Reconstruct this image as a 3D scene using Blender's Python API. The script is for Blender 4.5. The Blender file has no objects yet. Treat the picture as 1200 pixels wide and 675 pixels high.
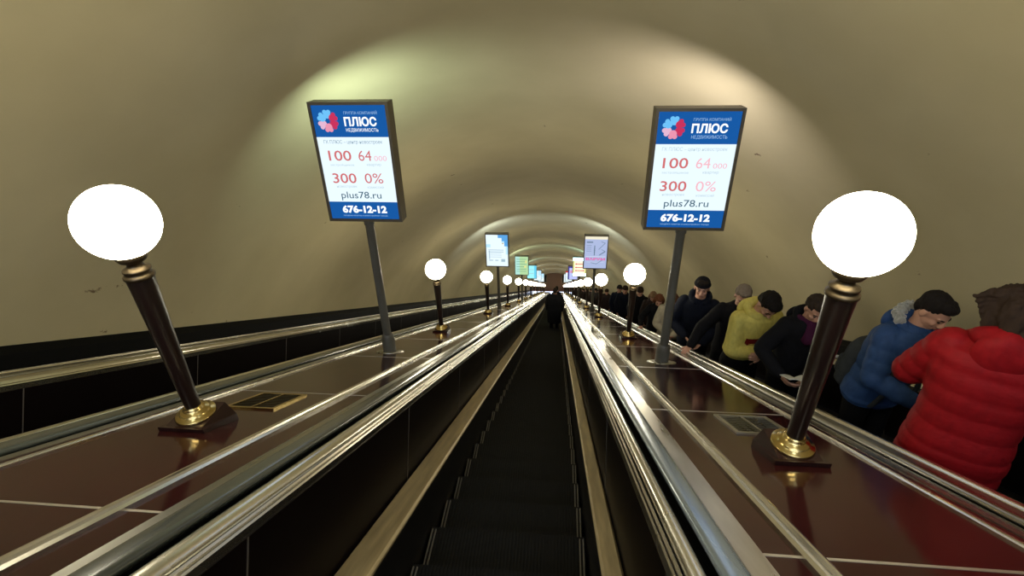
import bpy, bmesh, math, random
from mathutils import Vector, Matrix, Euler, noise

C = bpy.context.scene
COL = C.collection
TH = math.radians(28.09)
CT, ST = math.cos(TH), math.sin(TH)

# ------------------------------------------------------------------ camera
# slope frame: x right, s down along the escalators, n square to the slope; the camera is the origin
def W(x, s, n):
    return Vector((x, s*CT + n*ST, -s*ST + n*CT))

YAW, PIT, ROL = math.radians(5.07), math.radians(.22), math.radians(1.49)
cy, sy, cp, sp, cr, sr = math.cos(YAW), math.sin(YAW), math.cos(PIT), math.sin(PIT), math.cos(ROL), math.sin(ROL)
r0 = Vector((cy, sy, 0)); f0 = Vector((-sy*cp, cy*cp, -sp)); u0 = Vector((-sy*sp, cy*sp, cp))
right = cr*r0 + sr*u0; up = -sr*r0 + cr*u0
camd = bpy.data.cameras.new('camera'); camo = bpy.data.objects.new('camera', camd); COL.objects.link(camo)
camd.sensor_width = 36; camd.lens = 591.2/1200*36; camd.clip_start = .05; camd.clip_end = 300
R, U, F = W(*right), W(*up), W(*f0)
camo.matrix_world = Matrix(((R.x, U.x, -F.x, 0), (R.y, U.y, -F.y, 0), (R.z, U.z, -F.z, 0), (0, 0, 0, 1)))
C.camera = camo

def ray(px, py):
    a, b = (px-600)/591.2, (py-337.5)/591.2
    return (R*a - U*b + F)
def ray_s(px, py):                    # the same ray in slope coordinates
    d = ray(px, py)
    return Vector((d.x, d.y*CT - d.z*ST, d.y*ST + d.z*CT))

# ------------------------------------------------------------------ world, exposure
w = bpy.data.worlds.new('world'); C.world = w; w.use_nodes = True
w.node_tree.nodes['Background'].inputs[0].default_value = (.62, .74, 1, 1)
w.node_tree.nodes['Background'].inputs[1].default_value = 1.6
C.view_settings.view_transform = 'Standard'; C.view_settings.look = 'None'
C.view_settings.gamma = 1; C.view_settings.use_curve_mapping = False
C.view_settings.exposure = 1.5
GLOBE, SIGN = 11.0, .45               # brightness of the lamp globes and of the light boxes

# ------------------------------------------------------------------ materials
def mat(name, col, rough=.5, metal=0, spec=.5, noise_amt=0, noise_scale=(5, 5, 5), bump=0, bump_scale=(20, 20, 20), col2=None, rvar=0, coat=0, sheen=0, detail=3):
    m = bpy.data.materials.new(name); m.use_nodes = True
    nt = m.node_tree; b = nt.nodes['Principled BSDF']
    b.inputs['Base Color'].default_value = (*col, 1); b.inputs['Roughness'].default_value = rough
    b.inputs['Metallic'].default_value = metal; b.inputs['Specular IOR Level'].default_value = spec
    b.inputs['Coat Weight'].default_value = coat; b.inputs['Coat Roughness'].default_value = .1
    b.inputs['Sheen Weight'].default_value = sheen
    tc = nt.nodes.new('ShaderNodeTexCoord')
    def nz(sc, det=detail):
        mp = nt.nodes.new('ShaderNodeMapping'); mp.inputs['Scale'].default_value = sc
        nt.links.new(tc.outputs['Object'], mp.inputs[0])
        t = nt.nodes.new('ShaderNodeTexNoise'); t.inputs['Scale'].default_value = 1; t.inputs['Detail'].default_value = det
        nt.links.new(mp.outputs[0], t.inputs[0]); return t
    if noise_amt:
        t = nz(noise_scale)
        rp = nt.nodes.new('ShaderNodeValToRGB'); rp.color_ramp.elements[0].position = .5-.5*noise_amt*.6; rp.color_ramp.elements[1].position = .5+.5*noise_amt*.6
        c2 = col2 or tuple(c*.6 for c in col)
        rp.color_ramp.elements[0].color = (*c2, 1); rp.color_ramp.elements[1].color = (*col, 1)
        nt.links.new(t.outputs[0], rp.inputs[0]); nt.links.new(rp.outputs[0], b.inputs['Base Color'])
        if rvar:
            mr = nt.nodes.new('ShaderNodeMapRange'); mr.inputs[1].default_value = .3; mr.inputs[2].default_value = .7
            mr.inputs[3].default_value = max(.02, rough-rvar); mr.inputs[4].default_value = rough+rvar
            nt.links.new(t.outputs[0], mr.inputs[0]); nt.links.new(mr.outputs[0], b.inputs['Roughness'])
    if bump:
        t = nz(bump_scale)
        bp = nt.nodes.new('ShaderNodeBump'); bp.inputs['Strength'].default_value = bump; bp.inputs['Distance'].default_value = .02
        nt.links.new(t.outputs[0], bp.inputs['Height']); nt.links.new(bp.outputs[0], b.inputs['Normal'])
    return m
def emit(name, col, strength):
    m = bpy.data.materials.new(name); m.use_nodes = True; nt = m.node_tree
    nt.nodes.remove(nt.nodes['Principled BSDF'])
    e = nt.nodes.new('ShaderNodeEmission'); e.inputs[0].default_value = (*col, 1); e.inputs[1].default_value = strength
    nt.links.new(e.outputs[0], nt.nodes['Material Output'].inputs[0]); return m

M = {}
M['plaster'] = mat('aged_plaster', (.66, .57, .34), .75, noise_amt=1, noise_scale=(1.1, 1.1, 1.1), col2=(.54, .46, .26), bump=.25, bump_scale=(2.2, 2.2, 2.2), detail=6)
def add_stains(m):
    nt = m.node_tree; b = nt.nodes['Principled BSDF']; src = b.inputs['Base Color'].links[0].from_socket
    tc = nt.nodes.new('ShaderNodeTexCoord'); mp = nt.nodes.new('ShaderNodeMapping'); mp.inputs['Scale'].default_value = (1.3, .9, 1.3)
    t = nt.nodes.new('ShaderNodeTexNoise'); t.inputs['Scale'].default_value = 3.1; t.inputs['Detail'].default_value = 5; t.inputs['Roughness'].default_value = .62
    nt.links.new(tc.outputs['Object'], mp.inputs[0]); nt.links.new(mp.outputs[0], t.inputs[0])
    rp = nt.nodes.new('ShaderNodeValToRGB'); rp.color_ramp.elements[0].position = .70; rp.color_ramp.elements[1].position = .73
    nt.links.new(t.outputs[0], rp.inputs[0])
    mx = nt.nodes.new('ShaderNodeMix'); mx.data_type = 'RGBA'; mx.inputs[7].default_value = (.2, .13, .07, 1)
    nt.links.new(rp.outputs[0], mx.inputs[0]); nt.links.new(src, mx.inputs[6]); nt.links.new(mx.outputs[2], b.inputs['Base Color'])
add_stains(M['plaster'])
M['deck'] = mat('dark_red_laminate', (.040, .009, .008), .12, spec=.34, noise_amt=.9, noise_scale=(3, 1.2, 3), col2=(.028, .006, .006), rvar=.04, bump=.03, bump_scale=(3, .7, 3))
M['panel'] = mat('black_brown_laminate', (.005, .003, .003), .4, spec=.04)
M['black'] = mat('black_strip', (.004, .004, .004), .6, spec=.08)
M['side_seam'] = mat('side_joint_metal', (.16, .14, .12), .5, metal=.5)
M['seam'] = mat('joint_strip_metal', (.5, .45, .38), .4, metal=.8)
M['steel'] = mat('polished_steel', (.84, .81, .73), .25, metal=1, noise_amt=1, noise_scale=(2, .8, 2), col2=(.70, .66, .57), rvar=.05, bump=.012, bump_scale=(3, 1.0, 3))
M['steel_dim'] = mat('brushed_steel', (.52, .51, .46), .3, metal=1, noise_amt=1, noise_scale=(9, .6, 9), col2=(.3, .29, .27), rvar=.1, bump=.1, bump_scale=(8, 1.0, 8))
M['strip'] = mat('flat_steel_strip', (.70, .66, .60), .34, metal=1, noise_amt=1, noise_scale=(14, 2, 14), col2=(.42, .39, .35), rvar=.08, bump=.05, bump_scale=(8, 2, 8))
M['cap'] = mat('worn_bronze_cap', (.78, .63, .36), .45, metal=.3, noise_amt=1, noise_scale=(24, 2.4, 24), col2=(.40, .30, .16), rvar=.1, bump=.12, bump_scale=(20, 4, 20), detail=5)
M['rubber'] = mat('dark_green_rubber', (.055, .062, .055), .26, spec=.7, coat=.3)
M['rubber_blue_sheen'] = mat('worn_rubber_blue_reflection', (.26, .33, .41), .26, metal=.6, spec=.9, coat=.5)  # black rubber in itself; its blue reflection is put into the base colour
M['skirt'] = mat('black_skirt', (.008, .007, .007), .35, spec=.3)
M['step'] = mat('black_step_rubber', (.010, .010, .010), .55, spec=.2)
M['step_edge'] = mat('worn_step_edge', (.22, .20, .17), .5, metal=.5)
M['globe'] = emit('opal_globe', (1, .92, .70), GLOBE)
M['column'] = mat('dark_brown_column', (.022, .010, .007), .28, spec=.5, noise_amt=1, noise_scale=(14, 14, 5), col2=(.009, .006, .005), coat=.2)
M['brass'] = mat('polished_brass', (.72, .54, .22), .2, metal=1, noise_amt=1, noise_scale=(16, 16, 16), col2=(.5, .36, .13), rvar=.06)
M['bronze'] = mat('tarnished_bronze', (.10, .075, .04), .4, metal=.9, noise_amt=1, noise_scale=(20, 20, 20), col2=(.07, .05, .03))
M['plinth'] = mat('dark_plinth', (.026, .010, .009), .22, spec=.5)
M['pole'] = mat('grey_painted_pole', (.13, .125, .105), .42, spec=.5, noise_amt=.8, noise_scale=(12, 12, 4), col2=(.09, .085, .07))
M['box'] = mat('dark_sign_frame', (.12, .10, .07), .45, metal=.3)
M['grille'] = mat('grille_metal', (.44, .41, .34), .38, metal=.85)
M['endwall'] = mat('reddish_end_wall', (.52, .33, .26), .7)
M['skin'] = mat('skin', (.50, .27, .185), .5, spec=.35)
M['eye'] = mat('dark_eye', (.02, .015, .012), .25)
M['lips'] = mat('lips', (.33, .12, .10), .5)

# ------------------------------------------------------------------ helpers
def tag(o, label=None, cat=None, group=None, kind=None):
    if label: o['label'] = label
    if cat: o['category'] = cat
    if group: o['group'] = group
    if kind: o['kind'] = kind
    return o
def empty(name, loc=(0, 0, 0), rx=0, label=None, cat=None, group=None):
    o = bpy.data.objects.new(name, None); COL.objects.link(o); o.location = loc; o.rotation_euler = (rx, 0, 0)
    o.empty_display_size = .1
    return tag(o, label, cat, group)
def link(name, me, mats, parent=None, smooth=False):
    if not isinstance(mats, (list, tuple)): mats = [mats]
    for m in mats: me.materials.append(m)
    if smooth: me.polygons.foreach_set('use_smooth', [True]*len(me.polygons))
    o = bpy.data.objects.new(name, me); COL.objects.link(o)
    if parent: o.parent = parent
    return o
class MB:
    def __init__(s): s.v = []; s.f = []; s.mi = []; s.sm = []
    def add(s, vs, fs, mi=0, sm=False):
        k = len(s.v); s.v += [tuple(v) for v in vs]; s.f += [tuple(i+k for i in f) for f in fs]
        s.mi += [mi]*len(fs); s.sm += [sm]*len(fs); return s
    def box(s, x0, x1, y0, y1, z0, z1, mi=0):
        vs = [(x, y, z) for x in (x0, x1) for y in (y0, y1) for z in (z0, z1)]
        return s.add(vs, [(0, 1, 3, 2), (4, 6, 7, 5), (0, 4, 5, 1), (2, 3, 7, 6), (0, 2, 6, 4), (1, 5, 7, 3)], mi)
    def prism(s, prof, y0, y1, seg=1, mi=0, sm=False, caps=True):       # prof: (x,z) loop, run along y
        n = len(prof); vs = []
        for k in range(seg+1):
            y = y0+(y1-y0)*k/seg
            vs += [(p[0], y, p[1]) for p in prof]
        fs = [(k*n+i, k*n+(i+1) % n, (k+1)*n+(i+1) % n, (k+1)*n+i) for k in range(seg) for i in range(n)]
        s.add(vs, fs, mi, sm)
        if caps: s.add([(p[0], y0, p[1]) for p in prof], [tuple(range(n))[::-1]], mi); s.add([(p[0], y1, p[1]) for p in prof], [tuple(range(n))], mi)
        return s
    def lathe(s, prof, n=32, mi=0, c=(0, 0, 0), sm=True):               # prof: (r,z)
        vs = []; m = len(prof)
        for r, z in prof:
            for k in range(n):
                a = 2*math.pi*k/n; vs.append((c[0]+r*math.cos(a), c[1]+r*math.sin(a), c[2]+z))
        fs = [(j*n+k, j*n+(k+1) % n, (j+1)*n+(k+1) % n, (j+1)*n+k) for j in range(m-1) for k in range(n)]
        s.add(vs, fs, mi, sm)
        s.add([vs[k] for k in range(n)], [tuple(range(n))[::-1]], mi); s.add([vs[(m-1)*n+k] for k in range(n)], [tuple(range(n))], mi)
        return s
    def mesh(s, name):
        me = bpy.data.meshes.new(name); me.from_pydata(s.v, [], s.f); me.update()
        me.polygons.foreach_set('material_index', s.mi); me.polygons.foreach_set('use_smooth', s.sm)
        bm = bmesh.new(); bm.from_mesh(me); bmesh.ops.recalc_face_normals(bm, faces=bm.faces); bm.to_mesh(me); bm.free()
        return me
    def build(s, name, mats, parent=None): return link(name, s.mesh(name), mats, parent)
def copy_tree(o, parent=None):
    c = o.copy(); COL.objects.link(c); c.parent = parent
    for ch in list(o.children): copy_tree(ch, c)
    return c

S0, S1 = -7.0, 80.0                  # the tunnel runs from above the camera to the lower hall
ND = -.77                            # level of the decks
XC = -.335

# ------------------------------------------------------------------ shell
VR, VC = 4.25, -2.04                 # vault radius and centre level
a0 = math.asin((-.72-VC)/VR)
prof = [(XC+VR*math.cos(a), VC+VR*math.sin(a)) for a in [a0+(math.pi-2*a0)*k/64 for k in range(65)]]
outer = [(XC+(VR+.25)*math.cos(a), VC+(VR+.25)*math.sin(a)) for a in [a0+(math.pi-2*a0)*k/64 for k in range(65)]]
mb = MB(); nseg = 87
for pf in (prof, outer):
    n = len(pf); vs = []
    for k in range(nseg+1):
        s = S0+(S1-S0)*k/nseg
        vs += [(p[0], s, p[1]) for p in pf]
    mb.add(vs, [(k*n+i, k*n+i+1, (k+1)*n+i+1, (k+1)*n+i) for k in range(nseg) for i in range(n-1)], 0, True)
me = bpy.data.meshes.new('ceiling'); me.from_pydata(mb.v, [], mb.f); me.polygons.foreach_set('use_smooth', mb.sm)
o = link('ceiling', me, M['plaster']); o.rotation_euler = (-TH, 0, 0); tag(o, kind='structure')
WX = VR*math.cos(a0)                 # half width where the vault meets the floor strips
def struct(name, mb, m, rot=True):
    o = mb.build(name, m)
    if rot: o.rotation_euler = (-TH, 0, 0)
    return tag(o, kind='structure')
struct('baseboard_left', MB().prism([(XC-WX+.02, -.80), (XC-WX+.10, -.80), (XC-WX+.10, -.64), (XC-WX+.055, -.575), (XC-WX-.03, -.575)], S0, S1), M['black'])
struct('baseboard_right', MB().prism([(XC+WX-.02, -.80), (XC+WX-.10, -.80), (XC+WX-.10, -.64), (XC+WX-.055, -.575), (XC+WX+.03, -.575)], S0, S1), M['black'])
struct('floor', MB().box(XC-WX-.2, XC+WX+.2, S0, S1, -2.35, -2.2), M['black'])
# lower end: a lunette wall with the openings of the three runs below it
endp = [(XC+VR*math.cos(a), VC+VR*math.sin(a)) for a in [a0+(math.pi-2*a0)*k/40 for k in range(41)]]
endp += [(XC-WX, -.2), (XC+WX, -.2)]
struct('wall_end', MB().prism(endp, S1-.3, S1), M['endwall'])

# ------------------------------------------------------------------ balustrades
def half_round(x0, x1, zb, h, n=10, flat=0.0):      # rounded bar between x0 and x1, standing on zb
    pts = []
    xm, hw = (x0+x1)/2, (x1-x0)/2
    for k in range(n+1):
        a = math.pi*k/n
        pts.append((xm+hw*math.cos(a), zb+h*math.sin(a)**.7))
    return pts
def moulding(xa, xb, zt):
    """grooved steel moulding: xa = edge over the well, xb = edge beside the handrail"""
    d = 1 if xb > xa else -1; wd = abs(xb-xa)
    mbx = MB()
    for k in range(2):                 # two fine ridges on the well side
        x = xa+d*(.002+.013*k)
        mbx.prism([(x, zt-.085), (x+d*.010, zt-.085), (x+d*.010, zt-.045+.012*k), (x+d*.005, zt-.038+.012*k), (x, zt-.045+.012*k)], S0, S1, 60, 0)
    xs, xe = xa+d*.030, xb
    pts = []
    for k in range(13):
        a = math.pi*k/12
        pts.append(((xs+xe)/2-d*abs(xe-xs)/2*math.cos(a), zt-.034+.034*math.sin(a)))
    pts += [(xe, zt-.08), (xs, zt-.08)]
    mbx.prism(pts, S0, S1, 60, 0, True)
    return mbx
def handrail(xa, xb, zt):
    a, b = min(xa, xb), max(xa, xb)
    pts = []; wv = (b-a)/2; xm = (a+b)/2
    for k in range(17):
        t = math.pi*k/16
        c, s_ = math.cos(t), math.sin(t)
        pts.append((xm+wv*math.copysign(abs(c)**.55, c), zt-.022+.022*abs(s_)**.8))
    pts += [(a+.012, zt-.040), (b-.012, zt-.040)]
    return MB().prism(pts, S0, S1, 60, 0, True)
def side_panel(xp, d, nb=-1.33, nt=-.83):
    """dark panel along a well; d is the direction away from the well; thin upright joints every 1.78"""
    m_ = MB(); m_.box(min(xp, xp+d*.02), max(xp, xp+d*.02), S0, S1, nb, nt, 0)
    s = 1.54-1.78*4
    while s < S1:
        if s > S0: m_.box(min(xp-d*.0015, xp), max(xp-d*.0015, xp), s-.004, s+.004, nb, nt, 1)
        s += 1.78
    return m_
def deck(x0, x1, joints=True):
    m_ = MB(); m_.box(x0, x1, S0, S1, ND-.03, ND, 0)
    s = 1.54-1.78*4
    while joints and s < S1:
        if s > S0: m_.box(x0+.002, x1-.002, s-.007, s+.007, ND, ND+.0015, 1)
        s += 1.78
    return m_
def trim(xa, xb, h=.02):
    a, b = min(xa, xb), max(xa, xb); wv = b-a
    pts = [(a, ND), (b, ND), (b, ND+h*.5), (b-wv*.18, ND+h*.8), (b-wv*.3, ND+h*.45), (b-wv*.38, ND+h), (a+wv*.38, ND+h), (a+wv*.3, ND+h*.45), (a+wv*.18, ND+h*.8), (a, ND+h*.5)]
    return MB().prism(pts, S0, S1, 60)

def balustrade(label, inner, outer_, trims):
    """inner/outer_: dict(panel, m0, m1, strip0, strip1)"""
    t = empty('balustrade', (0, 0, 0), -TH, label, 'balustrade')
    xs = [q['strip1'] for q in (inner, outer_)]
    deck(min(xs), max(xs)).build('deck_panel', [M['deck'], M['seam']], t)
    for q in (inner, outer_):
        d = 1 if q['m1'] > q['m0'] else -1
        side_panel(q['panel'], d).build('side_panel', [M['panel'], M['side_seam']], t)
        moulding(q['m0'], q['m1'], -.755).build('edge_moulding', M['steel'], t)
        a, b = sorted((q['strip0'], q['strip1']))
        MB().prism([(a, ND-.03), (b, ND-.03), (b, ND+.004), (a, ND+.004)], S0, S1, 40).build('steel_strip', q.get('sm', M['strip']), t)
        a, b = sorted((q['m1'], q['strip0']))            # channel the handrail runs in
        MB().prism([(a-.001, ND-.07), (b+.001, ND-.07), (b+.001, ND-.045), (a-.001, ND-.045)], S0, S1, 1).build('handrail_channel', M['black'], t)
    for a, b in trims: trim(a, b, .014 if abs(a-b) < .04 else .022).build('trim_strip', M['steel'], t)
    return t
# across the tunnel, from the wells' panels outwards (measured in slope coordinates)
Rin = dict(panel=.348, m0=.343, m1=.428, strip0=.545, strip1=.623)
Rout = dict(panel=1.80, m0=1.795, m1=1.700, strip0=1.572, strip1=1.52, sm=M['steel_dim'])
Lin = dict(panel=-.968, m0=-.972, m1=-1.080, strip0=-1.212, strip1=-1.262, sm=M['steel_dim'])
Lout = dict(panel=-2.56, m0=-2.555, m1=-2.46, strip0=-2.285, strip1=-2.235, sm=M['steel_dim'])
balustrade('glossy dark red balustrade deck with steel trims, right of the central stairway', Rin, Rout, [(.730, .794), (1.448, 1.478)])
balustrade('glossy dark red balustrade deck with steel trims, left of the central stairway', Lin, Lout, [(-1.464, -1.392), (-2.190, -2.158)])
def wall_balustrade(label, xp, d):
    t = empty('balustrade', (0, 0, 0), -TH, label, 'balustrade')
    side_panel(xp, d).build('side_panel', [M['panel'], M['side_seam']], t)
    moulding(xp-d*.004, xp+d*.125, -.745).build('edge_moulding', M['steel'], t)
    xw = XC+d*(WX-.101)
    a, b = sorted((xp+d*.13, xp+d*.27)); MB().prism([(a, ND-.07), (b, ND-.07), (b, ND-.045), (a, ND-.045)], S0, S1, 1).build('handrail_channel', M['black'], t)
    a, b = sorted((xp+d*.27, xw)); MB().prism([(a, ND-.03), (b, ND-.03), (b, ND), (a, ND)], S0, S1, 1).build('deck_panel', M['black'], t)
    a, b = sorted((xp+d*.275, xp+d*.30)); trim(a, b, .035).build('trim_strip', M['steel'], t)
    return t
wall_balustrade('dark balustrade with steel moulding along the left wall', -3.82, -1)
wall_balustrade('dark balustrade with steel moulding along the right wall, behind the riders', 3.14, 1)

# ------------------------------------------------------------------ escalators
SD = .4; SL = SD/CT; SH = SD*math.tan(TH)          # step depth, length along the slope, riser
def step_mesh():
    m_ = MB(); hw = .505
    # local: y level forward (down the stairs), z up, origin on the nose edge line at the tread's rear edge
    m_.box(-hw, hw, 0, SD, -.03, -.006, 0)
    n = 44
    for k in range(n):
        x = -hw+.055+(2*hw-.11)*k/(n-1)
        m_.box(x-.0055, x+.0055, .004, SD-.002, -.007, .002, 0)
    for sg in (-1, 1):
        for k in (0, 1):
            x = sg*(hw-.010-k*.022); m_.box(x-.004, x+.004, .01, SD-.02, -.007, .006, 1)
    pts = [(SD-.006, -.006), (SD-.002, -.05), (SD-.012, -.12), (SD-.035, -SH-.01), (SD-.06, -SH-.01), (SD-.03, -.10), (SD-.03, -.03)]
    nn = len(pts); vs = [(x, p[0], p[1]) for x in (-hw, hw) for p in pts]
    m_.add(vs, [(i, (i+1) % nn, nn+(i+1) % nn, nn+i) for i in range(nn)]+[tuple(range(nn))[::-1], tuple(range(nn, 2*nn))], 0)
    for k in range(n):
        x = -hw+.055+(2*hw-.11)*k/(n-1)
        m_.box(x-.0055, x+.0055, SD-.012, SD+.004, -.06, -.004, 0)
    return m_.mesh('step')
SM = step_mesh()
for v in SM.vertices: v.co.y -= SD
SM.materials.append(M['step']); SM.materials.append(M['step_edge'])
def escalator(label, xc, half, nstep, sref, s_from, s_to, count, rails, caps):
    t = empty('escalator', (0, 0, 0), -TH, label, 'escalator')
    # steps: nose corners at s = sref + k*SL on level nstep
    k0 = math.ceil((s_from-sref)/SL)
    def place(k):
        return (xc, sref+k*SL, nstep)
    made = 0; k = k0
    while made < count and sref+k*SL < s_to:
        o = bpy.data.objects.new('step', SM); COL.objects.link(o); o.parent = t
        o.location = place(k); o.rotation_euler = (TH, 0, 0); made += 1; k += 1
    rest = MB()
    while sref+k*SL < S1-.4:
        x, s, n = place(k)
        # the same outline without the ribs
        hw = .505
        for (y0, y1, z0, z1) in ((0, SD, -.03, 0), (SD-.03, SD, -SH, -.004)):
            vs = []
            for xx in (-hw, hw):
                for yy in (y0, y1):
                    for zz in (z0, z1):
                        vs.append((x+xx, s+(yy-SD)*CT-zz*ST, n+(yy-SD)*ST+zz*CT))
            rest.add(vs, [(0, 1, 3, 2), (4, 6, 7, 5), (0, 4, 5, 1), (2, 3, 7, 6), (0, 2, 6, 4), (1, 5, 7, 3)])
        k += 1
    if rest.v: tag(rest.build('step', M['step'], t), kind='stuff')
    for (xa, xb, d) in caps:         # xa inner edge, xb outer edge
        a, b = sorted((xa, xb))
        MB().prism([(a, -1.335), (b, -1.335), (b, -1.322), (b-.012, -1.310), (a+.012, -1.310), (a, -1.322)], S0, S1, 60).build('skirting_cap', M['cap'] if d*d == 1 else M['skirt'], t)  # right run's caps are coloured black to stand for the riders' shade
        a, b = sorted((xa, xa+d*.01)); MB().box(a, b, S0, S1, -2.0, -1.336).build('skirt_panel', M['skirt'], t)
    for (xa, xb, m) in rails: handrail(xa, xb, -.742).build('handrail', m, t)
    return t
escalator('central escalator of black ribbed steps running straight down from the viewer', -.283, .51, -1.62, 3.31, 1.0, S1, 100,
          [(.454, .536, M['rubber_blue_sheen']), (-1.106, -1.200, M['rubber'])], [(.242, .344, 1), (-.800, -.964, -1)])
NR = -1.45; RS = 1.10                # level and phase of the right-hand steps
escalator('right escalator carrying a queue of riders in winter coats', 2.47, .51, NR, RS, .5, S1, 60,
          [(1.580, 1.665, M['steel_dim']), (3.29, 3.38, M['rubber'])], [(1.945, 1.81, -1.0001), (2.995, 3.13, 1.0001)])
escalator('left escalator beyond the left deck, its steps hidden by the balustrade', -3.19, .51, -1.62, .5, 2.0, S1, 12,
          [(-2.31, -2.43, M['rubber']), (-3.97, -4.07, M['steel_dim'])], [(-2.67, -2.57, 1), (-3.71, -3.81, -1)])

# ------------------------------------------------------------------ lamps
def make_lamp():
    t = empty('lamp_post')
    tn = math.tan(TH)
    # wedge plinth: foot follows the slope (z = -y tan), top is level
    b, a, h = .120, .096, .050
    vs = [(x, y, -y*tn+.001) for x, y in ((-b, -b), (b, -b), (b, b), (-b, b))]+[(x, y, -y*tn*.85+.035) for x, y in ((-b, -b), (b, -b), (b, b), (-b, b))]+[(x, y, h+.028) for x, y in ((-a, -a), (a, -a), (a, a), (-a, a))]
    fs = [(3, 2, 1, 0), (8, 9, 10, 11)]
    for i in range(4):
        j = (i+1) % 4; fs += [(i, j, 4+j, 4+i), (4+i, 4+j, 8+j, 8+i)]
    p = MB().add(vs, fs).build('plinth', M['plinth'], t)
    z = h+.028
    MB().lathe([(.092, z), (.096, z+.006), (.090, z+.014), (.072, z+.018), (.070, z+.026), (.062, z+.034), (.050, z+.038), (.048, z+.05), (.040, z+.06)], 40).build('brass_flange', M['brass'], t)
    MB().lathe([(.036, z+.045), (.037, z+.10), (.040, .30), (.046, .55), (.053, .80), (.056, .86), (.056, .875)], 32).build('column', M['column'], t)
    MB().lathe([(.057, .868), (.062, .872), (.062, .884), (.055, .888), (.050, .900), (.056, .905), (.055, .914), (.036, .922), (.030, .934), (.034, .944), (.052, .952), (.062, .968), (.066, .985), (.060, .992)], 32).build('neck', M['bronze'], t)
    r, c = .156, 1.125
    g = MB().lathe([(max(.001, r*math.sin(math.pi*k/28)), c-r*math.cos(math.pi*k/28)) for k in range(29)], 48).build('globe', M['globe'], t)
    return t
lamp = make_lamp(); NL = 14
place_words = {0: 'nearest and largest', 1: 'second nearest', 2: 'third nearest', 3: 'fourth nearest', 4: 'fifth nearest', 5: 'sixth nearest', 6: 'seventh nearest'}
for side, x in (('left', -1.838), ('right', 1.132)):
    for k in range(-1, NL):
        o = lamp if (side == 'left' and k == -1) else copy_tree(lamp)
        o.location = W(x+(-.022 if side == 'right' and k == 0 else 0), 2.488+5.564*k, ND)
        if k == -1: lab = 'glowing globe lamp on the %s deck, behind the viewer' % side
        elif k in place_words: lab = '%s glowing white globe lamp on a dark column on the %s deck' % (place_words[k], side)
        else: lab = 'small glowing globe lamp in the merging far row on the %s deck' % side
        tag(o, lab, 'lamp', 'globe lamps along the %s deck' % side)

# ------------------------------------------------------------------ light boxes
def fit_text(body, x0, x1, z0, z1, m, parent, name='lettering', bold=0.0, y=-.0045, shear=0):
    cu = bpy.data.curves.new(name, 'FONT'); cu.body = body; cu.size = 1; cu.offset = bold; cu.extrude = 0; cu.shear = shear; cu.resolution_u = 3
    tmp = bpy.data.objects.new(name, cu); COL.objects.link(tmp)
    dg = bpy.context.evaluated_depsgraph_get(); me = bpy.data.meshes.new_from_object(tmp.evaluated_get(dg))
    bpy.data.objects.remove(tmp); me.materials.clear()
    xs = [v.co.x for v in me.vertices]; ys = [v.co.y for v in me.vertices]
    ax, bx, ay, by = min(xs), max(xs), min(ys), max(ys)
    for v in me.vertices:
        u, q = (v.co.x-ax)/(bx-ax), (v.co.y-ay)/(by-ay)
        v.co = (x0+u*(x1-x0), y, z0+q*(z1-z0))
    return link(name, me, m, parent)
def rect(mb_, x0, x1, z0, z1, y, mi=0): return mb_.add([(x0, y, z0), (x1, y, z0), (x1, y, z1), (x0, y, z1)], [(0, 1, 2, 3)], mi)
E_ = {}
def ec(name, col, k=1.0):
    if name not in E_: E_[name] = emit('backlit_'+name, col, SIGN*k)
    return E_[name]
HB, HT, HW = 1.57, 2.655, .357
zmid = (HB+HT)/2; BD = .075          # half depth of the box
def sign_base(label, back='white'):
    t = empty('advertising_sign', label=label, cat='advertising sign')
    MB().lathe([(.044, -.05), (.044, .25), (.043, .8), (.042, HB-.06), (.05, HB-.05), (.05, HB+.005)], 24).build('pole', M['pole'], t)
    MB().lathe([(.070, -.06), (.070, .17), (.062, .22), (.048, .24)], 24).build('pole_foot', M['pole'], t)
    for ch in t.children:
        for v in ch.data.vertices:
            if v.co.z < 0: v.co.z = -v.co.y*math.tan(TH)
    fl = MB().lathe([(.15, 0), (.15, .006), (.13, .009)], 32).build('foot_flange', M['steel_dim'], t); fl.rotation_euler = (-TH, 0, 0)
    b = MB()
    fr = .026
    b.box(-HW, HW, -BD, BD, HT-fr, HT); b.box(-HW, HW, -BD, BD, HB, HB+fr)
    b.box(-HW, -HW+fr, -BD, BD, HB+fr, HT-fr); b.box(HW-fr, HW, -BD, BD, HB+fr, HT-fr)
    b.box(-HW+fr, HW-fr, -.02, .02, HB+fr, HT-fr)
    b.build('box_frame', M['box'], t)
    bk = MB(); rect(bk, HW-fr, -HW+fr, HB+fr, HT-fr, BD-.012); bk.build('back_poster', ec(back, {'white': (.70, .84, 1), 'green': (.76, 1, .86), 'pink': (1, .93, 1), 'cyan': (.55, .95, 1)}[back], 5.5), t)
    return t
X0, X1, Z0, Z1 = -HW+.026, HW-.026, HB+.026, HT-.026
def pz(f): return Z1+(Z0-Z1)*f      # fraction down the poster
def pxx(f): return X0+(X1-X0)*f
YF = -BD+.012
def face(t, name, rects, base):
    """rects: list of (x0,x1,top,bottom,material) in poster fractions over a base colour; all one printed sheet"""
    m_ = MB(); rect(m_, X0, X1, Z0, Z1, YF, 0); mats = [base]
    for i, (a, b, c, d, mt) in enumerate(rects):
        if mt not in mats: mats.append(mt)
        rect(m_, pxx(a), pxx(b), pz(d), pz(c), YF-.001-.0002*i, mats.index(mt))
    me = bpy.data.meshes.new(name); me.from_pydata(m_.v, [], m_.f); me.polygons.foreach_set('material_index', m_.mi)
    return link(name, me, mats, t)
WH = ec('white_face', (.80, .93, 1), .85)
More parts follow.
